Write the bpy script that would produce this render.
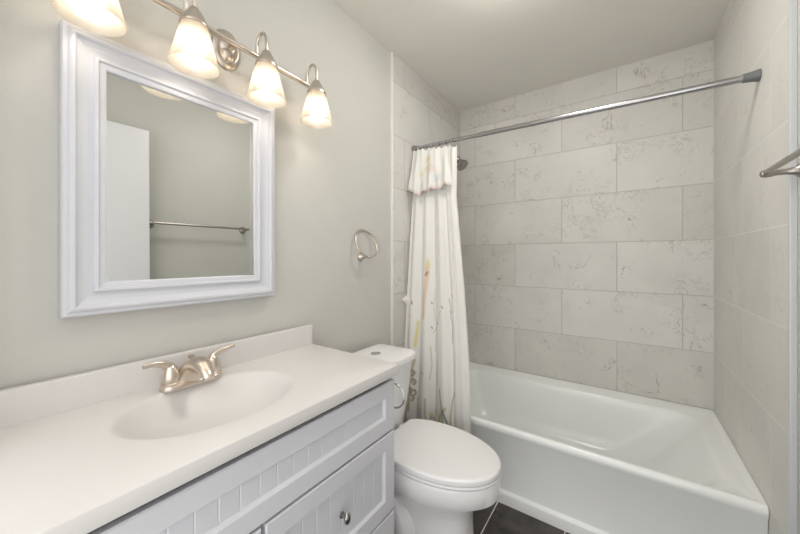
import bpy, bmesh, math, random
from mathutils import Vector, Matrix
PI = math.pi
for o in list(bpy.data.objects):
    bpy.data.objects.remove(o)
SC = bpy.context.scene
COL = SC.collection

# ------------------------------------------------------------------ camera, world, exposure
cam_d = bpy.data.cameras.new('camera')
cam = bpy.data.objects.new('camera', cam_d)
COL.objects.link(cam)
cam_d.sensor_width = 36.0
cam_d.lens = 319.96 / 800 * 36
cam_d.shift_y = -(267 - 257.46) / 800
cam_d.clip_start = 0.02
cam.location = (1.125, -2.459, 1.2335)
cam.rotation_euler = (PI / 2, 0, 0.6147)
SC.camera = cam

WORLD = 1.80     # daylight coming in through the open doorway side
BULB = 15.0      # vanity bulbs
FILL = 25.0      # unseen lamp added above the frame to brighten the tub end
world = bpy.data.worlds.new('hall_daylight')
SC.world = world
world.use_nodes = True
world.node_tree.nodes['Background'].inputs[0].default_value = (1.0, 0.985, 0.965, 1)
world.node_tree.nodes['Background'].inputs[1].default_value = WORLD
SC.view_settings.view_transform = 'Standard'
SC.view_settings.look = 'None'
SC.view_settings.exposure = 0.20
SC.view_settings.gamma = 1
SC.view_settings.use_curve_mapping = False

W = 1.524      # room width
H = 2.444      # ceiling height
YF = -2.62     # open front of the room (doorway side, behind the camera)
TY = -0.937    # front edge of the tile surround, left wall
TYR = -1.004   # the same, right wall

# ------------------------------------------------------------------ helpers
def mesh_obj(name, bm, m, parent=None, smooth=False, angle=None):
    bmesh.ops.recalc_face_normals(bm, faces=bm.faces)
    me = bpy.data.meshes.new(name)
    bm.to_mesh(me)
    bm.free()
    if smooth:
        me.polygons.foreach_set('use_smooth', [True] * len(me.polygons))
        if angle:
            me.set_sharp_from_angle(angle=math.radians(angle))
    o = bpy.data.objects.new(name, me)
    COL.objects.link(o)
    if m:
        me.materials.append(m)
    if parent:
        o.parent = parent
        o.matrix_parent_inverse = parent.matrix_basis.inverted()
    return o

def thing(name, label, cat, loc, group=None):
    o = bpy.data.objects.new(name, None)
    COL.objects.link(o)
    o.location = loc
    o.empty_display_size = 0.05
    o['label'] = label
    o['category'] = cat
    if group:
        o['group'] = group
    return o

def tag(o, label, cat, group=None):
    o['label'] = label
    o['category'] = cat
    if group:
        o['group'] = group
    return o

def struct(o):
    o['kind'] = 'structure'
    return o

def box(bm, x0, x1, y0, y1, z0, z1, bev=0.0, seg=2):
    t = bmesh.new()
    bmesh.ops.create_cube(t, size=1)
    for v in t.verts:
        v.co = Vector((x0 + (v.co.x + .5) * (x1 - x0), y0 + (v.co.y + .5) * (y1 - y0), z0 + (v.co.z + .5) * (z1 - z0)))
    if bev:
        bmesh.ops.bevel(t, geom=list(t.edges), offset=bev, segments=seg, profile=.5, affect='EDGES')
    me = bpy.data.meshes.new('tmp')
    t.to_mesh(me)
    t.free()
    bm.from_mesh(me)
    bpy.data.meshes.remove(me)

def loft(bm, rings, cap0=True, cap1=True, closed=True):
    vr = [[bm.verts.new(p) for p in r] for r in rings]
    n = len(vr[0])
    for a, b in zip(vr, vr[1:]):
        for i in range(n if closed else n - 1):
            j = (i + 1) % n
            bm.faces.new((a[i], a[j], b[j], b[i]))
    if cap0:
        bm.faces.new(list(reversed(vr[0])))
    if cap1:
        bm.faces.new(vr[-1])
    return vr

def lathe(bm, prof, mat=None, n=40, cap0=True, cap1=True):
    """prof: list of (radius, height) around local z; mat places it"""
    mat = mat or Matrix()
    rings = []
    for r, z in prof:
        rings.append([mat @ Vector((max(r, 1e-5) * math.cos(2 * PI * i / n), max(r, 1e-5) * math.sin(2 * PI * i / n), z)) for i in range(n)])
    loft(bm, rings, cap0, cap1)

def frame_at(pos, axis, up=Vector((0, 0, 1))):
    z = Vector(axis).normalized()
    if abs(z.dot(up)) > .99:
        up = Vector((0, 1, 0))
    x = up.cross(z).normalized()
    y = z.cross(x)
    m = Matrix((x, y, z)).transposed().to_4x4()
    m.translation = Vector(pos)
    return m

def spline(pts, n=10):
    """Catmull-Rom through the points (tuples of any length)"""
    out = []
    P = [tuple(p) for p in pts]
    for i in range(len(P) - 1):
        p0 = P[max(i - 1, 0)]; p1 = P[i]; p2 = P[i + 1]; p3 = P[min(i + 2, len(P) - 1)]
        for k in range(n):
            t = k / n
            out.append(tuple(.5 * (2 * b + (c - a) * t + (2 * a - 5 * b + 4 * c - d) * t * t + (3 * b - a - 3 * c + d) * t ** 3)
                             for a, b, c, d in zip(p0, p1, p2, p3)))
    out.append(P[-1])
    return out

def tube(bm, pts, rad, n=16, closed=False, flat=1.0, up=Vector((0, 0, 1)), caps=True):
    """pts: points; rad: number or list of radii; flat squeezes the section along the local up axis"""
    pts = [Vector(p) for p in pts]
    m = len(pts)
    rr = rad if isinstance(rad, (list, tuple)) else [rad] * m
    rings = []
    prev = None
    for i in range(m):
        if closed:
            t = (pts[(i + 1) % m] - pts[i - 1]).normalized()
        else:
            t = (pts[min(i + 1, m - 1)] - pts[max(i - 1, 0)]).normalized()
        if prev is None:
            u = up - t * up.dot(t)
            if u.length < 1e-3:
                u = Vector((0, 1, 0)) - t * t.y
        else:
            u = prev - t * prev.dot(t)
        u.normalize()
        prev = u
        s = t.cross(u)
        rings.append([pts[i] + (s * math.cos(2 * PI * k / n) + u * math.sin(2 * PI * k / n) * flat) * rr[i] for k in range(n)])
    if closed:
        rings.append(rings[0][:])
        loft(bm, rings, False, False)
        bmesh.ops.remove_doubles(bm, verts=list(bm.verts), dist=1e-6)
    else:
        loft(bm, rings, caps, caps)

def round_rect(x0, x1, y0, y1, r, z, n=8, m=10):
    r = max(min(r, (x1 - x0) / 2 - 1e-4, (y1 - y0) / 2 - 1e-4), 1e-4)
    pts = []
    cs = [(x1 - r, y0 + r, -PI / 2), (x1 - r, y1 - r, 0), (x0 + r, y1 - r, PI / 2), (x0 + r, y0 + r, PI)]
    for q, (cx, cy, a0) in enumerate(cs):
        for k in range(n + 1):
            a = a0 + PI / 2 * k / n
            pts.append(Vector((cx + r * math.cos(a), cy + r * math.sin(a), z)))
        nx = cs[(q + 1) % 4]
        a1 = nx[2]
        e = Vector((nx[0] + r * math.cos(a1), nx[1] + r * math.sin(a1), z))
        s = pts[-1].copy()
        for k in range(1, m):
            pts.append(s.lerp(e, k / m))
    return pts

# ------------------------------------------------------------------ materials
def nodes(name):
    m = bpy.data.materials.new(name)
    m.use_nodes = True
    nt = m.node_tree
    return m, nt, nt.nodes['Principled BSDF']

def N(nt, typ, **kw):
    n = nt.nodes.new(typ)
    for k, v in kw.items():
        setattr(n, k, v)
    return n

def plain(name, col, rough=.5, metal=0.0, spec=.5, bump=None, coat=0.0):
    m, nt, b = nodes(name)
    b.inputs['Base Color'].default_value = (*col, 1)
    b.inputs['Roughness'].default_value = rough
    b.inputs['Metallic'].default_value = metal
    b.inputs['Specular IOR Level'].default_value = spec
    b.inputs['Coat Weight'].default_value = coat
    tc = N(nt, 'ShaderNodeTexCoord')
    if bump:
        sc, st, dist = bump
        t = N(nt, 'ShaderNodeTexNoise')
        t.inputs['Scale'].default_value = sc
        t.inputs['Detail'].default_value = 3
        nt.links.new(tc.outputs['Object'], t.inputs['Vector'])
        bp = N(nt, 'ShaderNodeBump')
        bp.inputs['Strength'].default_value = st
        bp.inputs['Distance'].default_value = dist
        nt.links.new(t.outputs['Fac'], bp.inputs['Height'])
        nt.links.new(bp.outputs['Normal'], b.inputs['Normal'])
    # very faint tone variation
    t2 = N(nt, 'ShaderNodeTexNoise')
    t2.inputs['Scale'].default_value = 6
    nt.links.new(tc.outputs['Object'], t2.inputs['Vector'])
    mx = N(nt, 'ShaderNodeMix', data_type='RGBA')
    mx.inputs['A'].default_value = (*[c * .975 for c in col], 1)
    mx.inputs['B'].default_value = (*[min(c * 1.025, 1) for c in col], 1)
    nt.links.new(t2.outputs['Fac'], mx.inputs['Factor'])
    nt.links.new(mx.outputs['Result'], b.inputs['Base Color'])
    return m

def marble_tile(name, c1, c2, grout, vein, bw, rh, vein_amt=.7, mortar=.002, rough=.28, cloud=(.93, 1.05), cscale=3.0):
    """brick pattern in metre UVs; veins restart in every tile"""
    m, nt, b = nodes(name)
    L = nt.links.new
    uv = N(nt, 'ShaderNodeTexCoord')
    def brick(a, c, mo):
        k = N(nt, 'ShaderNodeTexBrick')
        k.offset = .5
        k.offset_frequency = 2
        k.inputs['Color1'].default_value = (*a, 1)
        k.inputs['Color2'].default_value = (*c, 1)
        k.inputs['Mortar'].default_value = (*mo, 1)
        k.inputs['Scale'].default_value = 1
        k.inputs['Mortar Size'].default_value = mortar
        k.inputs['Mortar Smooth'].default_value = .1
        k.inputs['Bias'].default_value = 0
        k.inputs['Brick Width'].default_value = bw
        k.inputs['Row Height'].default_value = rh
        L(uv.outputs['UV'], k.inputs['Vector'])
        return k
    kc = brick(c1, c2, grout)
    kr = brick((0, 0, 0), (1, 1, 1), (0, 0, 0))
    mul = N(nt, 'ShaderNodeMath', operation='MULTIPLY')
    mul.inputs[1].default_value = 37.0
    L(kr.outputs['Color'], mul.inputs[0])
    def noise(scale, detail, dist=0.0, wofs=0.0, rough_=.55):
        t = N(nt, 'ShaderNodeTexNoise', noise_dimensions='4D')
        t.inputs['Scale'].default_value = scale
        t.inputs['Detail'].default_value = detail
        t.inputs['Distortion'].default_value = dist
        t.inputs['Roughness'].default_value = rough_
        ad = N(nt, 'ShaderNodeMath', operation='ADD')
        ad.inputs[1].default_value = wofs
        L(mul.outputs[0], ad.inputs[0])
        L(ad.outputs[0], t.inputs['W'])
        L(uv.outputs['UV'], t.inputs['Vector'])
        return t
    def ramp(src, stops):
        r = N(nt, 'ShaderNodeValToRGB')
        while len(r.color_ramp.elements) < len(stops):
            r.color_ramp.elements.new(.5)
        for e, (p, v) in zip(r.color_ramp.elements, stops):
            e.position = p
            e.color = (v, v, v, 1)
        L(src, r.inputs['Fac'])
        return r
    def times(a, c):
        q = N(nt, 'ShaderNodeMath', operation='MULTIPLY')
        L(a, q.inputs[0])
        if isinstance(c, float):
            q.inputs[1].default_value = c
        else:
            L(c, q.inputs[1])
        return q.outputs[0]
    v1 = ramp(noise(5.5, 6, .9, 0, .62).outputs['Fac'], [(.488, 0), (.5, 1), (.512, 0)])
    m1 = ramp(noise(7, 3, .3, 9).outputs['Fac'], [(.53, 0), (.66, 1)])
    v2 = ramp(noise(11, 5, 1.4, 17, .6).outputs['Fac'], [(.486, 0), (.5, 1), (.514, 0)])
    m2 = ramp(noise(4, 2, 0, 23).outputs['Fac'], [(.5, 0), (.62, 1)])
    mx0 = N(nt, 'ShaderNodeMath', operation='MAXIMUM')
    L(times(v1.outputs['Color'], m1.outputs['Color']), mx0.inputs[0])
    L(times(times(v2.outputs['Color'], m2.outputs['Color']), .6), mx0.inputs[1])
    inv = N(nt, 'ShaderNodeMath', operation='SUBTRACT')
    inv.inputs[0].default_value = 1
    L(kc.outputs['Fac'], inv.inputs[1])
    fac = times(times(mx0.outputs[0], inv.outputs[0]), vein_amt)
    cl = ramp(noise(cscale, 4, .5, 31).outputs['Fac'], [(.3, cloud[0]), (.7, cloud[1])])
    mm = N(nt, 'ShaderNodeMix', data_type='RGBA', blend_type='MULTIPLY')
    mm.inputs['Factor'].default_value = 1
    L(kc.outputs['Color'], mm.inputs['A'])
    L(cl.outputs['Color'], mm.inputs['B'])
    mv = N(nt, 'ShaderNodeMix', data_type='RGBA')
    mv.inputs['B'].default_value = (*vein, 1)
    L(fac, mv.inputs['Factor'])
    L(mm.outputs['Result'], mv.inputs['A'])
    L(mv.outputs['Result'], b.inputs['Base Color'])
    b.inputs['Roughness'].default_value = rough
    bp = N(nt, 'ShaderNodeBump')
    bp.inputs['Strength'].default_value = .6
    bp.inputs['Distance'].default_value = .002
    L(inv.outputs[0], bp.inputs['Height'])
    L(bp.outputs['Normal'], b.inputs['Normal'])
    return m

M_WALL = plain('greige_wall_paint', (.555, .548, .515), .75, bump=(160, .25, .002))
M_CEIL = plain('ceiling_paint', (.77, .75, .70), .8, bump=(140, .25, .002))
M_TILE = marble_tile('cream_marble_tile', (.62, .605, .57), (.69, .68, .65), (.47, .45, .41), (.25, .21, .175), .632, .316, .95, rough=.42)
M_TILE_R = marble_tile('cream_marble_tile_glancing_light', (.70, .685, .645), (.735, .72, .685), (.84, .83, .80), (.42, .38, .33), .632, .316, rough=.42)  # same tile, lightened with pale joints to carry the glancing light
M_FLOOR = marble_tile('dark_slate_floor_tile', (.038, .032, .029), (.055, .047, .042), (.66, .64, .60), (.15, .13, .12), .61, .305, .9, .0022, .4, (.45, 2.0), 9.0)
M_TRIM = plain('white_trim_paint', (.78, .77, .74), .4)
M_EDGE = plain('brushed_edge_trim', (.66, .68, .70), .4, .3)
M_CAB = plain('white_cabinet_paint', (.60, .607, .64), .38)
M_FRAME = plain('white_frame_paint', (.60, .61, .65), .35)
M_TOP = plain('cultured_marble_white', (.68, .662, .648), .36)
M_PORC = plain('white_porcelain', (.84, .835, .84), .08)
M_SEAT = plain('white_seat_plastic', (.84, .835, .84), .2)
M_TUB = plain('white_tub_enamel', (.87, .89, .885), .2)
M_NICK = plain('brushed_nickel', (.62, .56, .50), .28, 1.0)
M_BAR = plain('satin_nickel', (.42, .40, .37), .3, 1.0)
M_FAUC = plain('champagne_nickel', (.70, .62, .54), .30, 1.0)
M_CHROME = plain('chrome', (.66, .66, .66), .12, 1.0)
M_ROD = plain('satin_steel_rod', (.45, .45, .46), .24, 1.0)
M_DCHR = plain('dark_chrome', (.34, .33, .32), .2, 1.0)
M_RUB = plain('grey_end_cap', (.16, .165, .17), .5)
M_GAP_SHADE = plain('counter_gap_shade', (.05, .045, .04), .7)  # near-black colour stands in for shade in the counter gap
M_DOOR = plain('white_door_paint', (.74, .745, .76), .4)

m, nt, b = nodes('mirror_silver')
b.inputs['Base Color'].default_value = (.79, .80, .785, 1)
b.inputs['Metallic'].default_value = 1
b.inputs['Roughness'].default_value = .0
M_MIRR = m

# frosted alabaster glass: part of the light goes straight through, the rest is scattered
m, nt, b = nodes('frosted_shade_glass')
out = nt.nodes['Material Output']
tr = N(nt, 'ShaderNodeBsdfTranslucent'); tr.inputs[0].default_value = (.62, .57, .50, 1)
tp = N(nt, 'ShaderNodeBsdfTransparent'); tp.inputs[0].default_value = (1, .96, .90, 1)
df = N(nt, 'ShaderNodeBsdfDiffuse'); df.inputs[0].default_value = (.62, .60, .56, 1)
gl = N(nt, 'ShaderNodeBsdfGlossy'); gl.inputs['Roughness'].default_value = .15
ns = N(nt, 'ShaderNodeTexNoise'); ns.inputs['Scale'].default_value = 14; ns.inputs['Detail'].default_value = 4; ns.inputs['Distortion'].default_value = 1.2
tc = N(nt, 'ShaderNodeTexCoord')
nt.links.new(tc.outputs['Object'], ns.inputs['Vector'])
mr = N(nt, 'ShaderNodeMapRange'); mr.inputs['To Min'].default_value = .14; mr.inputs['To Max'].default_value = .26
nt.links.new(ns.outputs['Fac'], mr.inputs['Value'])
a1 = N(nt, 'ShaderNodeMixShader'); a1.inputs[0].default_value = .35
nt.links.new(tr.outputs[0], a1.inputs[1]); nt.links.new(df.outputs[0], a1.inputs[2])
a2 = N(nt, 'ShaderNodeMixShader')
nt.links.new(mr.outputs[0], a2.inputs[0])
nt.links.new(a1.outputs[0], a2.inputs[1]); nt.links.new(tp.outputs[0], a2.inputs[2])
a3 = N(nt, 'ShaderNodeMixShader'); a3.inputs[0].default_value = .05
nt.links.new(a2.outputs[0], a3.inputs[1]); nt.links.new(gl.outputs[0], a3.inputs[2])
nt.links.new(a3.outputs[0], out.inputs[0])
M_SHADE = m

m, nt, b = nodes('glowing_bulb')
b.inputs['Base Color'].default_value = (.9, .9, .88, 1)
b.inputs['Emission Color'].default_value = (1, .90, .76, 1)
b.inputs['Emission Strength'].default_value = BULB
M_BULB = m

m, nt, b = nodes('added_fill_glow')
b.inputs['Base Color'].default_value = (.9, .9, .88, 1)
b.inputs['Emission Color'].default_value = (1, .97, .91, 1)
b.inputs['Emission Strength'].default_value = FILL  # glow of the added fill lamp
M_FILL = m

# printed curtain cloth: print colours come from a colour attribute
m, nt, b = nodes('printed_curtain_cloth')
at = N(nt, 'ShaderNodeVertexColor'); at.layer_name = 'print'
nt.links.new(at.outputs['Color'], b.inputs['Base Color'])
b.inputs['Roughness'].default_value = .75
b.inputs['Specular IOR Level'].default_value = .2
tl = N(nt, 'ShaderNodeBsdfTranslucent')
nt.links.new(at.outputs['Color'], tl.inputs[0])
ms = N(nt, 'ShaderNodeMixShader'); ms.inputs[0].default_value = .25
wv = N(nt, 'ShaderNodeTexNoise'); wv.inputs['Scale'].default_value = 220
tc = N(nt, 'ShaderNodeTexCoord'); nt.links.new(tc.outputs['Object'], wv.inputs['Vector'])
bp = N(nt, 'ShaderNodeBump'); bp.inputs['Strength'].default_value = .15; bp.inputs['Distance'].default_value = .001
nt.links.new(wv.outputs['Fac'], bp.inputs['Height']); nt.links.new(bp.outputs['Normal'], b.inputs['Normal'])
nt.links.new(b.outputs[0], ms.inputs[1]); nt.links.new(tl.outputs[0], ms.inputs[2])
nt.links.new(ms.outputs[0], nt.nodes['Material Output'].inputs[0])
M_CURT = m

# ------------------------------------------------------------------ room shell
def uv_from(o, fu, fv):
    me = o.data
    lay = me.uv_layers.new(name='UVMap')
    for lp in me.loops:
        co = me.vertices[lp.vertex_index].co
        lay.data[lp.index].uv = (fu(co), fv(co))

def slab(name, x0, x1, y0, y1, z0, z1, m, parent=None, bev=0.0):
    bm = bmesh.new()
    box(bm, x0, x1, y0, y1, z0, z1, bev)
    return mesh_obj(name, bm, m, parent)

vrow = lambda c: c.z - .385 + 4 * .316
floor = struct(slab('floor', -.06, W + .08, YF, .06, -.06, 0, M_FLOOR))
uv_from(floor, lambda c: c.y + 0.50 + 6.1, lambda c: c.x - .597 + 4 * .305)
struct(slab('ceiling', -.06, W + .08, YF, .06, H, H + .06, M_CEIL))
wb = struct(slab('wall_back', -.06, W + .08, 0, .06, 0, H, M_TILE))
uv_from(wb, lambda c: c.x - .13 + 6.32, vrow)
wl = struct(slab('wall_left', -.06, -.010, YF, 0, 0, H, M_WALL))
tl_ = slab('tile_cladding', -.010, 0, TY, 0, 0, H, M_TILE, wl)
uv_from(tl_, lambda c: c.y + .5 + 6.32, vrow)
wr = struct(slab('wall_right', W + .014, W + .08, YF, 0, 0, H, M_WALL))
tr_ = slab('tile_cladding', W, W + .014, TYR, 0, 0, H, M_TILE_R, wr)
uv_from(tr_, lambda c: c.y + .544 + 6.32, vrow)
struct(slab('trim_1', -.010, .004, TY - .013, TY, 0, H, M_TRIM, bev=.002))
struct(slab('trim_2', W - .002, W + .014, TYR - .012, TYR, 0, H, M_EDGE, bev=.002))
struct(slab('baseboard_left', -.010, .004, -1.545, TY - .013, 0, .09, M_TRIM, bev=.003))

struct(slab('wall_front_light_stub', -.06, .15, YF, -2.49, 0, H, M_WALL))  # unseen stub of front wall, width set to hold back world light

# open door leaf lying along the right wall, seen in the mirror
d = struct(slab('door_1', W - .075, W - .040, -2.50, -1.735, .012, 2.075, M_DOOR, bev=.002))
bm = bmesh.new()
lathe(bm, [(.028, 0), (.028, .006), (.012, .010), (.011, .03), (.022, .038), (.027, .05), (.022, .06), (.004, .064)],
      frame_at((W - .0755, -1.795, .96), (-1, 0, 0)), 28)
mesh_obj('door_handle', bm, M_NICK, d, True, 50)

# ------------------------------------------------------------------ bathtub
tub = thing('bathtub', 'white alcove bathtub along the tiled back wall', 'bathtub', (W / 2, -.42, 0))
bm = bmesh.new()
e = .0015
R = lambda x0, x1, y0, y1, r, z: round_rect(x0, x1, y0, y1, r, z, 10, 16)
rings = [
    R(e, W - e, -.853, -e, .002, .0),
    R(e, W - e, -.853, -e, .002, .048),
    R(e, W - e, -.851, -e, .002, .053),
    R(e, W - e, -.838, -e, .002, .062),
    R(e, W - e, -.836, -e, .002, .070),
    R(e, W - e, -.841, -e, .002, .335),
    R(e, W - e, -.848, -e, .002, .346),
    R(e, W - e, -.850, -e, .002, .362),
    R(e, W - e, -.847, -e, .003, .374),
    R(e, W - e, -.840, -e, .004, .381),
    R(e, W - e, -.830, -e, .005, .383),
    R(.022, W - .022, -.826, -.030, .02, .381),
    R(.032, W - .030, -.824, -.042, .03, .373),
    R(.085, 1.445, -.808, -.085, .09, .371),
    R(.095, 1.432, -.800, -.094, .10, .366),
    R(.101, 1.422, -.794, -.101, .11, .356),
    R(.106, 1.405, -.789, -.107, .115, .335),
    R(.125, 1.33, -.774, -.122, .13, .25),
    R(.150, 1.235, -.755, -.142, .15, .14),
    R(.175, 1.175, -.735, -.162, .16, .085),
    R(.215, 1.12, -.70, -.20, .16, .055),
    R(.30, 1.04, -.62, -.28, .14, .047),
]
loft(bm, rings, True, True)
mesh_obj('tub_shell', bm, M_TUB, tub, True, 40)
bm = bmesh.new()
lathe(bm, [(.034, 0), (.034, .004), (.026, .007), (.012, .008), (.004, .012)], Matrix.Translation((.33, -.45, .0475)), 28)
mesh_obj('drain', bm, M_CHROME, tub, True, 40)
bm = bmesh.new()
lathe(bm, [(.036, 0), (.036, .006), (.028, .010), (.006, .011)], frame_at((.125, -.45, .25), (1, 0, .22)), 28)
mesh_obj('overflow_plate', bm, M_CHROME, tub, True, 40)

# ------------------------------------------------------------------ vanity cabinet
VX = .448      # face of the carcass
VY0, VY1 = -2.47, -1.556
van = thing('vanity_cabinet', 'white beadboard vanity cabinet under the sink countertop', 'cabinet', (.22, -2.01, 0))
bm = bmesh.new()
box(bm, 0, VX, VY1 - .018, VY1, 0, .826)
box(bm, 0, VX, VY0, VY0 + .018, 0, .826)
box(bm, 0, .012, VY0 + .018, VY1 - .018, .1, .826)
box(bm, .012, VX - .02, VY0 + .018, VY1 - .018, .1, .118)
for z0, z1 in ((.1, .14), (.34, .375), (.615, .66), (.775, .794)):
    box(bm, VX - .02, VX, VY0 + .018, VY1 - .018, z0, z1)
box(bm, VX - .02, VX, -2.09, -2.01, .14, .62)
mesh_obj('carcass', bm, M_CAB, van)
slab('gap_shade_strip', VX - .026, VX - .012, VY0 + .018, VY1 - .018, .795, .826, M_GAP_SHADE, van)  # dark strip painted as the shade between counter and cabinet fronts
slab('toe_kick', .36, .375, VY0 + .018, VY1 - .018, 0, .1, M_CAB, van)

def bead_panel(name, y0, y1, z0, z1, parent, fr=.051, sx=VX + .001, tx=.466):
    """framed front with a recessed, vertically grooved panel; sloped inner bevel"""
    bm = bmesh.new()
    c = .003
    def rect(x, i):
        return [Vector((x, y0 + i, z0 + i)), Vector((x, y1 - i, z0 + i)), Vector((x, y1 - i, z1 - i)), Vector((x, y0 + i, z1 - i))]
    loft(bm, [rect(sx, 0), rect(tx - c, 0), rect(tx, c), rect(tx, fr), rect(tx - .009, fr + .007)], True, False)
    # grooved panel: section along y
    px = tx - .009
    a, b_ = y0 + fr + .007, y1 - fr - .007
    n = max(2, round((b_ - a) / .044))
    sec = [(a, px)]
    for k in range(1, n):
        yy = a + (b_ - a) * k / n
        sec += [(yy - .0022, px), (yy - .0006, px - .0009), (yy + .0006, px - .0009), (yy + .0022, px)]
    sec.append((b_, px))
    lo = [bm.verts.new((x, y, z0 + fr + .007)) for y, x in sec]
    hi = [bm.verts.new((x, y, z1 - fr - .007)) for y, x in sec]
    for i in range(len(sec) - 1):
        bm.faces.new((lo[i], lo[i + 1], hi[i + 1], hi[i]))
    bmesh.ops.remove_doubles(bm, verts=list(bm.verts), dist=1e-5)
    return mesh_obj(name, bm, M_CAB, parent)

def knob(parent, y, z):
    bm = bmesh.new()
    lathe(bm, [(.009, 0), (.009, .002), (.0055, .004), (.0055, .014)], frame_at((.4665, y, z), (1, 0, 0)), 20)
    m4 = frame_at((.4665 + .014, y, z), (1, 0, 0)) @ Matrix.Diagonal((.72, 1.15, 1, 1))
    lathe(bm, [(.006, 0), (.013, .003), (.0155, .007), (.014, .011), (.009, .0145), (.001, .016)], m4, 28)
    return mesh_obj('knob', bm, M_DCHR, parent, True, 50)

bead_panel('false_front', VY0 + .004, -1.558, .640, .808, van, fr=.05)
dr = bead_panel('drawer', -2.046, -1.558, .361, .633, van)
knob(dr, -1.812, .503)
dr = bead_panel('drawer', -2.046, -1.558, .110, .354, van)
knob(dr, -1.812, .235)
cd = bead_panel('cabinet_door', VY0 + .004, -2.056, .110, .633, van)
knob(cd, -2.085, .50)

# ------------------------------------------------------------------ countertop with moulded basin
ZC = .8616
XT, YT0, YT1 = .4785, -2.478, -1.548
top = thing('vanity_countertop', 'glossy white countertop with moulded oval basin and backsplash', 'countertop', (.24, -2.01, .826))
bm = bmesh.new()
BX, BY, BA, BB = .236, -2.045, .160, .208
NA = 128
angs = [2 * PI * i / NA for i in range(NA)]
def rect_pt(a, x0, x1, y0, y1):
    dx, dy = math.cos(a), math.sin(a)
    t = 1e9
    if dx > 1e-9: t = min(t, (x1 - BX) / dx)
    if dx < -1e-9: t = min(t, (x0 - BX) / dx)
    if dy > 1e-9: t = min(t, (y1 - BY) / dy)
    if dy < -1e-9: t = min(t, (y0 - BY) / dy)
    return BX + dx * t, BY + dy * t
x0r, x1r, y0r, y1r = .001, XT, YT0, YT1
for cx, cy in ((x0r, y0r), (x0r, y1r), (x1r, y0r), (x1r, y1r)):   # snap rays to the corners
    a = math.atan2(cy - BY, cx - BX) % (2 * PI)
    k = min(range(NA), key=lambda i: abs(((angs[i] - a + PI) % (2 * PI)) - PI))
    angs[k] = a
def ell(r, z):
    pts = []
    for a in angs:
        dx, dy = math.cos(a), math.sin(a)
        q = r / math.sqrt((dx / BA) ** 2 + (dy / BB) ** 2)
        pts.append(Vector((BX + dx * q, BY + dy * q, z)))
    return pts
prof = [(.10, -.092), (.25, -.0895), (.4, -.084), (.55, -.0745), (.68, -.061), (.79, -.0455), (.87, -.031), (.93, -.0175), (.97, -.0078), (1.0, -.0022), (1.025, -.0004), (1.05, 0)]
rings = [ell(r, ZC + z) for r, z in prof]
def rr(i, z):
    return [Vector((*rect_pt(a, x0r, x1r - i, y0r + i, y1r - i), z)) for a in angs]
rings += [rr(.003, ZC), rr(.0012, ZC - .0006), rr(.0003, ZC - .0018), rr(0, ZC - .0035), rr(0, ZC - .032), rr(.002, ZC - .035), rr(.02, ZC - .035)]
loft(bm, rings, True, False)
tp_ = mesh_obj('top_slab', bm, M_TOP, top, True, 40)
slab('backsplash', .0005, .021, YT0, YT1, ZC - .002, ZC + .081, M_TOP, top, bev=.003)
bm = bmesh.new()
lathe(bm, [(.022, 0), (.022, .003), (.016, .005), (.013, .003), (.012, .008), (.002, .010)], Matrix.Translation((BX, BY, ZC - .0918)), 28)
mesh_obj('drain', bm, M_CHROME, top, True, 40)

# ------------------------------------------------------------------ faucet
FX, FY = .072, -2.037
fa = thing('faucet', 'brushed nickel two-handle faucet behind the sink basin', 'faucet', (FX, FY, ZC))
bm = bmesh.new()
def oblong(hx, hy, z):
    return round_rect(FX - hx, FX + hx, FY - hy, FY + hy, hx, z, 10, 6)
loft(bm, [oblong(.028, .083, ZC + .0005), oblong(.028, .083, ZC + .006), oblong(.026, .081, ZC + .012), oblong(.020, .075, ZC + .016), oblong(.010, .06, ZC + .018)])
mesh_obj('base_plate', bm, M_FAUC, fa, True, 50)
bm = bmesh.new()
path = spline([(FX - .004, 0, .010), (FX + .006, 0, .040), (FX + .030, 0, .060), (FX + .062, 0, .060), (FX + .092, 0, .046), (FX + .106, 0, .034)], 8)
rings = []
P = [Vector((a, FY, ZC + c)) for a, _, c in path]
for i, p_ in enumerate(P):
    f = i / (len(P) - 1)
    t = (P[min(i + 1, len(P) - 1)] - P[max(i - 1, 0)]).normalized()
    u = t.cross(Vector((0, 1, 0))).normalized()
    wy = .034 * (1 - f) ** 1.3 + .0135
    wu = .020 * (1 - f) + .0105
    rings.append([p_ + Vector((0, 1, 0)) * wy * math.cos(2 * PI * k / 24) + u * wu * math.sin(2 * PI * k / 24) for k in range(24)])
loft(bm, rings)
mesh_obj('spout', bm, M_FAUC, fa, True, 60)
for s in (-1, 1):
    bm = bmesh.new()
    hy = FY + s * .056
    m4 = Matrix.Translation((FX, hy, ZC + .010))
    lathe(bm, [(.0245, 0), (.0245, .008), (.0215, .010), (.0225, .013), (.0215, .024), (.019, .038), (.0155, .050), (.010, .058), (.001, .061)], m4, 32)
    lp = spline([(FX, hy - s * .004, ZC + .052), (FX + .001, hy + s * .006, ZC + .066), (FX + .003, hy + s * .024, ZC + .076), (FX + .005, hy + s * .044, ZC + .081), (FX + .006, hy + s * .067, ZC + .080 + (.006 if s > 0 else 0))], 8)
    nn = len(lp)
    tube(bm, lp, [.0145 - .0080 * min(1, i / nn * 1.25) for i in range(nn - 1)] + [.0035], 16, flat=.8, up=Vector((1, 0, 0)))
    mesh_obj('handle', bm, M_FAUC, fa, True, 50)
bm = bmesh.new()
lathe(bm, [(.003, 0), (.003, .045), (.006, .047), (.0085, .052), (.0085, .055), (.004, .058)], Matrix.Translation((FX - .026, FY + .006, ZC + .020)), 20)
mesh_obj('lift_rod', bm, M_FAUC, fa, True, 40)

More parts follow.
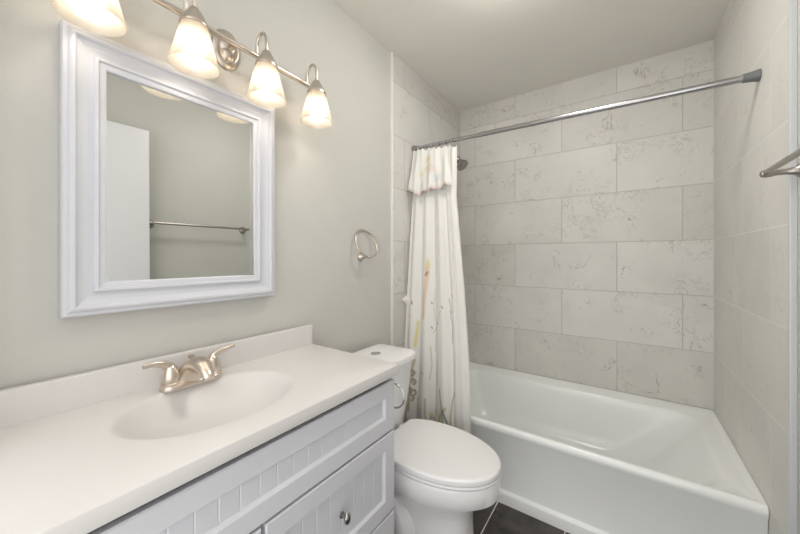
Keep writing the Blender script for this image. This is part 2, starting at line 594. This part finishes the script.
# ------------------------------------------------------------------ added fill lamp on the ceiling, out of view
cl = thing('added_fill_lamp', 'added round fill lamp on the bathroom ceiling, out of view', 'ceiling lamp', (.80, -1.24, H))
bm = bmesh.new()
lathe(bm, [(.185, 0), (.185, -.018), (.175, -.024), (.10, -.024)], Matrix.Translation((.80, -1.24, H)), 48)
mesh_obj('fill_lamp_ring', bm, M_NICK, cl, True, 40)
bm = bmesh.new()
lathe(bm, [(.170, -.0245), (.162, -.045), (.135, -.070), (.09, -.088), (.04, -.096), (.001, -.098)], Matrix.Translation((.80, -1.24, H)), 48)
mesh_obj('fill_lamp_dome', bm, M_FILL, cl, True, 60)

# ------------------------------------------------------------------ framed mirror
mi = thing('mirror', 'large wall mirror in a white moulded frame', 'mirror', (-.0095, -2.015, 1.088))
my0, my1, mz0, mz1 = -2.302, -1.734, 1.088, 1.803
X0 = -.0095
prof = [(0, 0), (0, .022), (.003, .026), (.011, .027), (.014, .031), (.019, .034), (.024, .034), (.028, .030), (.029, .026),
        (.040, .021), (.052, .0185), (.062, .018), (.063, .025), (.065, .027), (.071, .027), (.073, .024), (.074, .021), (.085, .020), (.089, .018), (.089, .010)]
bm = bmesh.new()
rings = []
for w_, h_ in prof:
    w_ *= .93
    h_ = h_ + .012 if h_ else 0     # depth of the backing rail
    rings.append([Vector((X0 + h_, my0 + w_, mz0 + w_)), Vector((X0 + h_, my1 - w_, mz0 + w_)), Vector((X0 + h_, my1 - w_, mz1 - w_)), Vector((X0 + h_, my0 + w_, mz1 - w_))])
loft(bm, rings, True, False)
mesh_obj('frame', bm, M_FRAME, mi, False)
bm = bmesh.new()
i = .0805
hy_, hz_ = (my1 - my0) / 2 - i, (mz1 - mz0) / 2 - i
box(bm, -.0015, .0015, -hy_, hy_, -hz_, hz_)
# the pane sits a touch askew in its rebate
bmesh.ops.transform(bm, matrix=Matrix.Translation((X0 + .0250, (my0 + my1) / 2, (mz0 + mz1) / 2)) @ Matrix.Rotation(-.013, 4, 'Z') @ Matrix.Rotation(-.006, 4, 'Y'), verts=list(bm.verts))
mesh_obj('mirror_glass', bm, M_MIRR, mi)

# ------------------------------------------------------------------ vanity light
LX, LZ = .065, 1.945
vl = thing('vanity_light', 'brushed nickel four-lamp vanity light above the mirror', 'wall light', (-.0095, -1.90, 1.95))
bm = bmesh.new()
m4 = frame_at((-.0095, -1.90, 1.952), (1, 0, 0)) @ Matrix.Diagonal((.86, 1.18, 1, 1))
lathe(bm, [(.058, 0), (.058, .004), (.054, .010), (.046, .014), (.040, .015), (.036, .022), (.026, .030), (.010, .034), (.001, .035)], m4, 48)
mesh_obj('backplate', bm, M_NICK, vl, True, 35)
for dz in (.045, -.045):
    bm = bmesh.new()
    lathe(bm, [(.005, 0), (.005, .003), (.003, .006), (.0005, .007)], frame_at((.003, -1.90, 1.952 + dz), (1, 0, 0)), 16)
    mesh_obj('screw_cap', bm, M_NICK, vl, True, 40)
bm = bmesh.new()
tube(bm, [(.015, -1.90, 1.952), (.04, -1.90, 1.949), (LX, -1.90, LZ)], [.012, .010, .009], 20)
mesh_obj('stem', bm, M_NICK, vl, True, 50)
bm = bmesh.new()
LB = lambda y: LZ - .010 + .016 * (-1.61 - y) / .67
tube(bm, [(LX, -2.305, LB(-2.305)), (LX, -2.30, LB(-2.3)), (LX, -1.595, LB(-1.595)), (LX, -1.590, LB(-1.59))], [.003, .0092, .0092, .003], 20)
mesh_obj('bar', bm, M_NICK, vl, True, 50)
SX = .124
for y, dz in ((-2.268, .015), (-2.053, .008), (-1.830, .003), (-1.614, .0)):
    zb = LB(y)
    bm = bmesh.new()
    arm = spline([(LX, y, zb), (LX + .001, y, LZ + dz + .028), (LX + .010, y, LZ + dz + .050), (LX + .029, y, LZ + dz + .060), (SX - .011, y, LZ + dz + .050), (SX - .001, y, LZ + dz + .026), (SX, y, LZ + dz - .018)], 8)
    tube(bm, arm, .0054, 14, up=Vector((0, 1, 0)))
    mesh_obj('arm', bm, M_NICK, vl, True, 50)
    bm = bmesh.new()
    lathe(bm, [(.007, 1.934), (.012, 1.932), (.018, 1.922), (.026, 1.908), (.0335, 1.893), (.037, 1.886), (.037, 1.880), (.034, 1.880), (.030, 1.892), (.012, 1.915), (.004, 1.92)],
          Matrix.Translation((SX, y, dz)), 36)
    mesh_obj('socket_cap', bm, M_NICK, vl, True, 40)
    bm = bmesh.new()
    po = [(.0335, 1.884), (.037, 1.872), (.041, 1.855), (.048, 1.825), (.056, 1.795), (.0622, 1.772), (.0632, 1.768), (.0617, 1.7665), (.0592, 1.771), (.053, 1.795), (.045, 1.825), (.038, 1.855), (.034, 1.872), (.031, 1.884)]
    lathe(bm, po, Matrix.Translation((SX, y, dz)), 48, False, False)
    sh = mesh_obj('lamp_shade', bm, M_SHADE, vl, True, 60)
    bm = bmesh.new()
    lathe(bm, [(.013, 1.892), (.013, 1.868), (.0165, 1.856), (.020, 1.848)], Matrix.Translation((SX, y, dz)), 32, True, False)
    mesh_obj('bulb_neck', bm, M_PORC, sh, True, 60)
    bm = bmesh.new()
    lathe(bm, [(.020, 1.848), (.0255, 1.838), (.0295, 1.822), (.0295, 1.808), (.0255, 1.794), (.017, 1.784), (.008, 1.780), (.001, 1.779)], Matrix.Translation((SX, y, dz)), 32, False, True)
    mesh_obj('bulb', bm, M_BULB, sh, True, 60)

# ------------------------------------------------------------------ towel ring
tg = thing('towel_ring', 'brushed nickel towel ring on the greige wall above toilet tank', 'towel ring', (-.0095, -1.217, 1.238))
bm = bmesh.new()
lathe(bm, [(.021, 0), (.021, .005), (.018, .010), (.012, .018), (.0075, .028), (.0062, .056), (.0085, .060), (.0085, .067), (.006, .070), (.001, .071)],
      frame_at((-.0095, -1.212, 1.236), (1, 0, 0)), 32)
mesh_obj('post', bm, M_NICK, tg, True, 50)
bm = bmesh.new()
ax_u = Vector((0, 1, 0)); ax_v = Vector((-.37, .03, .93)).normalized(); rad = .077
c = Vector((.054, -1.205, 1.234)) + ax_v * rad
tube(bm, [c + (ax_u * math.cos(a) + ax_v * math.sin(a)) * rad for a in [2 * PI * k / 64 for k in range(64)]], .0047, 12, closed=True)
mesh_obj('ring', bm, M_NICK, tg, True, 60)

# ------------------------------------------------------------------ paper holder on the vanity side
ph = thing('toilet_paper_holder', 'empty chrome open-ring paper holder on the vanity side panel', 'paper holder', (.40, VY1, .722))
bm = bmesh.new()
lathe(bm, [(.022, 0), (.022, .004), (.017, .009), (.008, .014), (.007, .05), (.009, .055), (.001, .058)], frame_at((.372, VY1 - .0005, .724), (0, 1, 0)), 28)
mesh_obj('post', bm, M_CHROME, ph, True, 50)
bm = bmesh.new()
tube(bm, [(.421 + .048 * math.cos(a), VY1 + .052, .724 + .046 * math.sin(a)) for a in [2 * PI * k / 48 for k in range(48)]], .0038, 12, closed=True)
mesh_obj('ring', bm, M_CHROME, ph, True, 60)

# ------------------------------------------------------------------ toilet
TC = -1.265
to = thing('toilet', 'white two-piece toilet with closed lid between vanity and bathtub', 'toilet', (.35, TC, 0))
NE = 72
def egg(xb, xf, hw, z, back=2.6, front=2.05, cxf=.42, yc=TC, clip=-1):
    """bowl outline: xb..xf along x, half width hw; squarer at the back"""
    cx = xb + (xf - xb) * cxf
    pts = []
    for k in range(NE):
        a = 2 * PI * k / NE
        ca, sa = math.cos(a), math.sin(a)
        e_ = front if ca >= 0 else back
        sx = (xf - cx) if ca >= 0 else (cx - xb)
        pts.append(Vector((max(clip, cx + sx * math.copysign(abs(ca) ** (2 / e_), ca)), yc + hw * math.copysign(abs(sa) ** (2 / e_), sa), z)))
    return pts
bm = bmesh.new()
rings = [egg(.10, .642, .122, 0, 5, 3, .6), egg(.10, .642, .122, .012, 5, 3, .6), egg(.11, .633, .114, .03, 5, 3, .6), egg(.13, .624, .108, .10, 4, 2.8, .6),
         egg(.14, .622, .107, .18, 4, 2.7, .6), egg(.15, .629, .116, .222, 4, 2.4, .55), egg(.16, .645, .134, .252, 4, 2.2, .5),
         egg(.17, .668, .152, .280, 4, 2.05, .48), egg(.18, .694, .163, .303, 4, 2.05, .46), egg(.18, .701, .166, .3225, 4, 2.05, .46),
         egg(.18, .728, .183, .324, 4, 2.05, .45), egg(.18, .733, .1865, .3275, 4, 2.05, .45), egg(.18, .737, .188, .385, 4, 2.05, .45), egg(.185, .733, .185, .396, 4, 2.05, .45), egg(.19, .72, .175, .400, 4, 2.05, .45)]
loft(bm, rings)
bowl = mesh_obj('bowl', bm, M_PORC, to, True, 50)
for s in (-1, 1):   # trapway bulge with its foot, either side
    bm = bmesh.new()
    pa = spline([(.20, TC + s * .085, .27), (.30, TC + s * .105, .225), (.375, TC + s * .105, .14), (.34, TC + s * .10, .06), (.24, TC + s * .09, .035)], 6)
    tube(bm, pa, [.045 + .008 * math.sin(PI * i / (len(pa) - 1)) for i in range(len(pa))], 20)
    mesh_obj('trapway', bm, M_PORC, to, True, 60)
    bm = bmesh.new()
    lathe(bm, [(.017, 0), (.017, .010), (.014, .019), (.008, .024), (.001, .026)], Matrix.Translation((.36, TC + s * .125, .012)), 24)
    mesh_obj('bolt_cap', bm, M_SEAT, to, True, 50)
bm = bmesh.new()
SE = lambda i, z, c: egg(.205 + i, .739 - i, .186 - i, z, 2.4, 2.05, .46, clip=c + i)
loft(bm, [SE(.006, .401, .275), SE(.001, .4035, .275), SE(.001, .409, .275), SE(.004, .4115, .275)])
mesh_obj('seat', bm, M_SEAT, to, True, 50)
bm = bmesh.new()
loft(bm, [SE(.005, .4140, .252), SE(.001, .4165, .252), SE(.0, .4300, .252), SE(.0012, .4345, .252), SE(.005, .4375, .252), SE(.014, .4390, .252), SE(.09, .4400, .252)])
mesh_obj('lid', bm, M_SEAT, to, True, 50)
for s in (-1, 1):
    bm = bmesh.new()
    box(bm, .232, .268, TC + s * .075 - .02, TC + s * .075 + .02, .4, .425, .006, 3)
    mesh_obj('hinge', bm, M_SEAT, to, True, 50)
def dshape(xb, xf, hw, z, bow=.045, r=.03):
    """tank outline: straight back, bowed front"""
    pts = []
    n = 16
    for k in range(n + 1):                                  # bowed front with rounded shoulders
        q = -1 + 2 * k / n
        y = hw * math.sin(q * PI / 2)
        x = xf - bow * (abs(q) ** 2.2)
        pts.append(Vector((x, TC + y, z)))
    for k in range(1, 5):
        a = PI / 2 * k / 4
        pts.append(Vector((xb + r - r * math.sin(a), TC + hw - r * (1 - math.cos(PI / 2 - a + PI / 2 - PI / 2)) * 0 - (r * (1 - math.cos(a)) if k else 0), z)))
    for k in range(1, 4):
        pts.append(Vector((xb, TC + (hw - r) * (1 - 2 * k / 4), z)))
    for k in range(0, 4):
        a = PI / 2 * k / 4
        pts.append(Vector((xb + r * (1 - math.cos(a)), TC - hw + r * (1 - math.sin(a)), z)))
    return pts
bm = bmesh.new()
loft(bm, [dshape(.05, .222, .128, .398, .03), dshape(.045, .229, .142, .412, .034), dshape(.035, .256, .158, .58, .042), dshape(.03, .274, .167, .735, .045)])
mesh_obj('tank', bm, M_PORC, to, True, 50)
bm = bmesh.new()
loft(bm, [dshape(.03, .280, .170, .7355), dshape(.024, .288, .176, .740), dshape(.024, .288, .176, .759), dshape(.028, .284, .172, .765), dshape(.040, .270, .162, .7675), dshape(.10, .20, .08, .7685, .02)])
mesh_obj('tank_lid', bm, M_PORC, to, True, 45)
bm = bmesh.new()
lathe(bm, [(.025, 0), (.025, .004), (.022, .0055), (.0215, .004), (.001, .0045)], Matrix.Translation((.138, TC, .7675)), 32)
mesh_obj('flush_button', bm, M_CHROME, to, True, 40)

# ------------------------------------------------------------------ curtain rod
A = Vector((.0005, -.720, 1.935)); B = Vector((W - .0005, -.751, 1.898))
rod = thing('curtain_rod', 'chrome telescoping shower curtain rod spanning the tub alcove', 'curtain rod', (W / 2, -.735, 1.916))
axd = (B - A).normalized()
LEN = (B - A).length
bm = bmesh.new()
tube(bm, [A + axd * .02, A + axd * (.30 * LEN)], .0105, 24)
mesh_obj('inner_tube', bm, M_ROD, rod, True, 50)
bm = bmesh.new()
tube(bm, [A + axd * (.285 * LEN), A + axd * (.287 * LEN), B - axd * .03], [.0115, .0130, .0130], 24)
mesh_obj('outer_tube', bm, M_ROD, rod, True, 50)
bm = bmesh.new()
lathe(bm, [(.019, 0), (.019, .006), (.015, .026), (.014, .036), (.011, .037)], frame_at(A, axd), 28)
mesh_obj('end_cap', bm, M_DCHR, rod, True, 50)
bm = bmesh.new()
lathe(bm, [(.0215, 0), (.0215, .004), (.0185, .016), (.0165, .034), (.0160, .044), (.013, .045)], frame_at(B, -axd), 28)
mesh_obj('end_cap', bm, M_RUB, rod, True, 50)

# ------------------------------------------------------------------ shower curtain
random.seed(4)
CREAM = (.90, .89, .86)
def lerp_tab(tab, t):
    for (t0, v0), (t1, v1) in zip(tab, tab[1:]):
        if t <= t1:
            f = (t - t0) / (t1 - t0) if t1 > t0 else 0
            return v0 + (v1 - v0) * f
    return tab[-1][1]
Z_L = [(.10, .020), (.30, .018), (.75, .020), (1.03, .018), (1.35, .018), (1.60, .020), (1.89, .024)]
Z_R = [(.10, .475), (.30, .472), (.70, .440), (1.05, .400), (1.30, .365), (1.59, .325), (1.89, .315)]
Z_Y = [(.10, -.895), (.38, -.893), (.60, -.868), (1.00, -.828), (1.50, -.775), (1.89, -.735)]
def folds(s, z):
    w = .5 + .5 * math.sin(4.0 * s + 1.0)
    return (math.sin(2 * PI * (4.3 * s + .12 * math.sin(6 * s) + .05 * math.sin(1.7 * z))) * (.65 + .35 * w)
            + .38 * math.sin(2 * PI * (11.3 * s + .3) + .7 * z) * (1 - w) * .6 + .22 * math.sin(2 * PI * 2.1 * s + 2.0))
def stroke_list():
    """print: (points (s, z), width in m of s-space px, colour)"""
    S = []
    up = .10
    dg, lg = (.28, .30, .22), (.55, .56, .36)
    S.append(([(.405, 1.19), (.395, 1.12), (.38, 1.06), (.36, .98), (.34, .88)], .026, (.83, .62, .45)))
    S.append(([(.405, 1.215), (.41, 1.19)], .024, (.80, .76, .42)))
    S.append(([(.40, 1.145), (.385, 1.13)], .015, (.42, .22, .20)))
    S.append(([(.225, .85), (.22, .81), (.205, .75), (.20, .71)], .016, (.78, .68, .28)))
    S.append(([(.07, .93), (.09, .90), (.12, .88)], .016, (.86, .52, .40)))
    S.append(([(.145, .97), (.15, .955)], .010, (.38, .26, .28)))
    S.append(([(.20, .63), (.175, .57), (.185, .50), (.15, .42), (.17, .34), (.16, .24)], .011, (.50, .46, .26)))
    for (s0, z0) in ((.185, .47), (.20, .42), (.17, .37), (.19, .33), (.21, .36), (.10, .34), (.08, .29)):
        S.append(([(s0, z0), (s0 + .02, z0 - .015), (s0 + .005, z0 - .03)], .012, (.36, .30, .20)))
    S.append(([(.56, .40), (.575, .35), (.60, .29), (.60, .20), (.62, .12)], .012, lg))
    S.append(([(.76, .40), (.72, .36), (.69, .28), (.67, .18), (.66, .10)], .012, lg))
    S.append(([(.62, .31), (.56, .25), (.55, .12)], .016, lg))
    S.append(([(.60, .30), (.64, .24), (.64, .12)], .010, dg))
    S.append(([(.25, .33), (.255, .26), (.24, .14)], .010, lg))
    S.append(([(.40, .33), (.405, .24), (.41, .12)], .010, lg))
    for (s0, z0) in ((.46, .25), (.48, .22), (.44, .21), (.50, .20), (.47, .18), (.56, .24), (.58, .20), (.55, .17), (.62, .19)):
        S.append(([(s0, z0), (s0 + .012, z0 - .008)], .020, (.74, .66, .26)))
    for (s0, z0) in ((.455, .235), (.475, .20), (.49, .235), (.57, .215), (.56, .18), (.60, .17)):
        S.append(([(s0, z0), (s0 + .004, z0 - .006)], .010, (.40, .22, .20)))
    S.append(([(.75, 1.00), (.77, .95), (.76, .90), (.79, .86), (.785, .76)], .0065, (.45, .44, .40)))
    S.append(([(.63, .93), (.56, .85), (.47, .80)], .0055, (.58, .58, .48)))
    S.append(([(.50, 1.05), (.48, .93), (.52, .84), (.50, .70)], .0055, (.62, .62, .52)))
    S.append(([(.44, .72), (.46, .62), (.44, .54)], .0055, (.60, .60, .46)))
    S.append(([(.56, .66), (.58, .60), (.57, .54)], .0055, (.58, .58, .46)))
    for (s0, z0) in ((.65, .955), (.45, .97), (.45, .83), (.57, .86), (.76, .93), (.35, .47), (.80, 1.02)):
        S.append(([(s0, z0), (s0 + .01, z0 - .006)], .010, (.42, .42, .36)))
    S = [([(a + (.05 if a > .5 and b_ < .5 else 0), b_ + (up if i_ >= 6 and b_ < .5 else 0)) for a, b_ in pts], w_, c) for i_, (pts, w_, c) in enumerate(S)]
    return S
STR = stroke_list()
def paint(s, z, base=CREAM):
    col = base
    for pts, w_, c in STR:
        best = 9
        for (a0, b0), (a1, b1) in zip(pts, pts[1:]):
            # distances in metres: s spans about 0.42 m
            px, pz = s * .42, z
            ax, az, bx, bz = a0 * .42, b0, a1 * .42, b1
            dx, dz = bx - ax, bz - az
            q = max(0, min(1, ((px - ax) * dx + (pz - az) * dz) / (dx * dx + dz * dz + 1e-12)))
            best = min(best, math.hypot(px - ax - dx * q, pz - az - dz * q))
        h = w_ * .68
        if best < h:
            k = min(1, (h - best) / (h * .8)) * .85
            col = tuple(a * (1 - k) + b_ * k for a, b_ in zip(col, c))
    return col
cu = thing('shower_curtain', 'cream floral shower curtain bunched at the left end of the rod', 'shower curtain', (.2, -.8, .1))
def sheet(name, ns, nz, pos, colf, parent):
    bm = bmesh.new()
    lay = bm.verts.layers.float_color.new('print')
    g = []
    for j in range(nz + 1):
        row = []
        for i_ in range(ns + 1):
            p_, sz = pos(i_ / ns, j / nz)
            v = bm.verts.new(p_)
            v[lay] = (*colf(*sz), 1)
            row.append(v)
        g.append(row)
    for j in range(nz):
        for i_ in range(ns):
            bm.faces.new((g[j][i_], g[j][i_ + 1], g[j + 1][i_ + 1], g[j + 1][i_]))
    o = mesh_obj(name, bm, M_CURT, parent, True)
    so = o.modifiers.new('thick', 'SOLIDIFY')
    so.thickness = .0012
    return o
def body_pos(s, t):
    ztop = 1.915 - .020 * s - .014 * abs(math.sin(PI * 7 * s)) ** 1.5
    z = ztop + (.115 - ztop) * t
    xl, xr = lerp_tab(Z_L, z), lerp_tab(Z_R, z)
    amp = .013 + .007 * min(1, t * 2)
    x = xl + (xr - xl) * (s + .012 * math.sin(2 * PI * 4.3 * s + 1.2))
    y = lerp_tab(Z_Y, z) + amp * .60 * folds(s, z)
    if .84 < z < 1.06 and s < .06 and abs(z - .975) < .03:     # small turned-out corner of the side hem
        x -= .016 * (1 - abs(z - .975) / .03) * (1 - s / .06)
        y -= .035 * (1 - abs(z - .975) / .03) * (1 - s / .06)
    return Vector((max(x, .003), y, z)), (s, z)
sheet('curtain_body', 240, 420, body_pos, paint, cu)
def val_pos(s, t):
    ztop = 1.913 - .020 * s - .014 * abs(math.sin(PI * 7 * s)) ** 1.5
    zb = 1.632 - .030 * s + .014 * math.sin(2 * PI * 2.3 * s + 1.2) + .007 * abs(math.sin(PI * 12 * s)) + (.030 if s > .5 else 0) * min(1, (s - .5) / .08)
    z = ztop + (zb - ztop) * t
    xl = .026 - .012 * t
    xr = .290 + .022 * t
    x = xl + (xr - xl) * (s + .012 * math.sin(2 * PI * 2.6 * s))
    fl = math.sin(2 * PI * (2.6 * s + .2) + 2.2 * t) + .45 * math.sin(2 * PI * 5.7 * s + 1 - 3 * t)
    y = lerp_tab(Z_Y, z) - .026 - .012 * t + (.004 + .009 * t) * fl
    return Vector((max(x, .003), y, z)), (s, t)
def val_col(s, t):
    c = CREAM
    f = max(0, (t - .90) / .10) * .75
    c = tuple(a * (1 - f) + b_ * f for a, b_ in zip(c, (.72, .56, .50)))
    for (s0, t0, r, cc, k) in ((.42, .25, .10, (.80, .70, .42), .9), (.55, .52, .12, (.82, .62, .52), .7), (.30, .55, .08, (.80, .72, .45), .7), (.68, .72, .12, (.62, .62, .70), .6), (.5, .4, .08, (.84, .66, .56), .8), (.40, .45, .08, (.80, .72, .46), .8)):
        q = math.hypot((s - s0) * .9, (t - t0) * .8) / r
        wob = 1 + .3 * math.sin(9 * math.atan2(t - t0, s - s0))
        if q < wob:
            c = tuple(a * (1 - k * (1 - q / wob)) + b_ * k * (1 - q / wob) for a, b_ in zip(c, cc))
    return c
sheet('valance', 200, 90, val_pos, val_col, cu)

for k, s in enumerate((.045, .10, .145, .19, .235, .285)):
    p_ = A + axd * s
    bm = bmesh.new()
    r_ = .019
    tube(bm, [Vector((p_.x + .003 * math.sin(a), p_.y + r_ * math.cos(a), p_.z - .007 + r_ * math.sin(a))) for a in [2 * PI * q / 32 for q in range(32)]], .0016, 8, closed=True)
    o = mesh_obj('curtain_ring', bm, M_CHROME, None, True)
    tag(o, 'thin metal curtain ring on the rod above the cream shower curtain', 'curtain ring', 'curtain rings on the shower rod')

# ------------------------------------------------------------------ shower head
sh = thing('shower_sprayer', 'dark chrome shower head on the tiled wall behind the curtain', 'shower head', (.0, -.36, 2.0))
bm = bmesh.new()
lathe(bm, [(.030, 0), (.030, .004), (.022, .010), (.012, .013)], frame_at((.0005, -.36, 2.03), (1, 0, 0)), 28)
mesh_obj('flange', bm, M_DCHR, sh, True, 50)
bm = bmesh.new()
ap = spline([(.005, -.36, 2.03), (.06, -.36, 2.026), (.105, -.36, 1.995), (.142, -.36, 1.938)], 8)
tube(bm, ap, .0095, 16)
mesh_obj('arm', bm, M_DCHR, sh, True, 50)
bm = bmesh.new()
lathe(bm, [(.012, -.012), (.017, -.004), (.017, .010), (.014, .018), (.022, .032), (.038, .054), (.043, .062), (.043, .076), (.039, .080), (.001, .081)], frame_at((.142, -.36, 1.938), (.60, 0, -.80)), 36)
mesh_obj('spray_face', bm, M_DCHR, sh, True, 40)

# ------------------------------------------------------------------ towel bar on the right wall
tb = thing('towel_bar', 'brushed nickel towel bar on the right wall near the tile edge', 'towel bar', (W + .02, -1.37, 1.465))
BXX = 1.458
bm = bmesh.new()
tube(bm, [(BXX, -1.735, 1.480), (BXX, -1.068, 1.480)], .0078, 20)
mesh_obj('bar', bm, M_BAR, tb, True, 50)
for y in (-1.712, -1.080):
    bm = bmesh.new()
    s = -1 if y < -1.3 else 1
    lathe(bm, [(.028, 0), (.028, .005), (.022, .012), (.012, .024), (.0085, .040), (.0085, .060), (.0105, .068), (.0115, .080), (.009, .089), (.001, .092)], frame_at((W + .0135, y, 1.478), (-1, 0, 0)), 32)
    mesh_obj('post', bm, M_BAR, tb, True, 50)
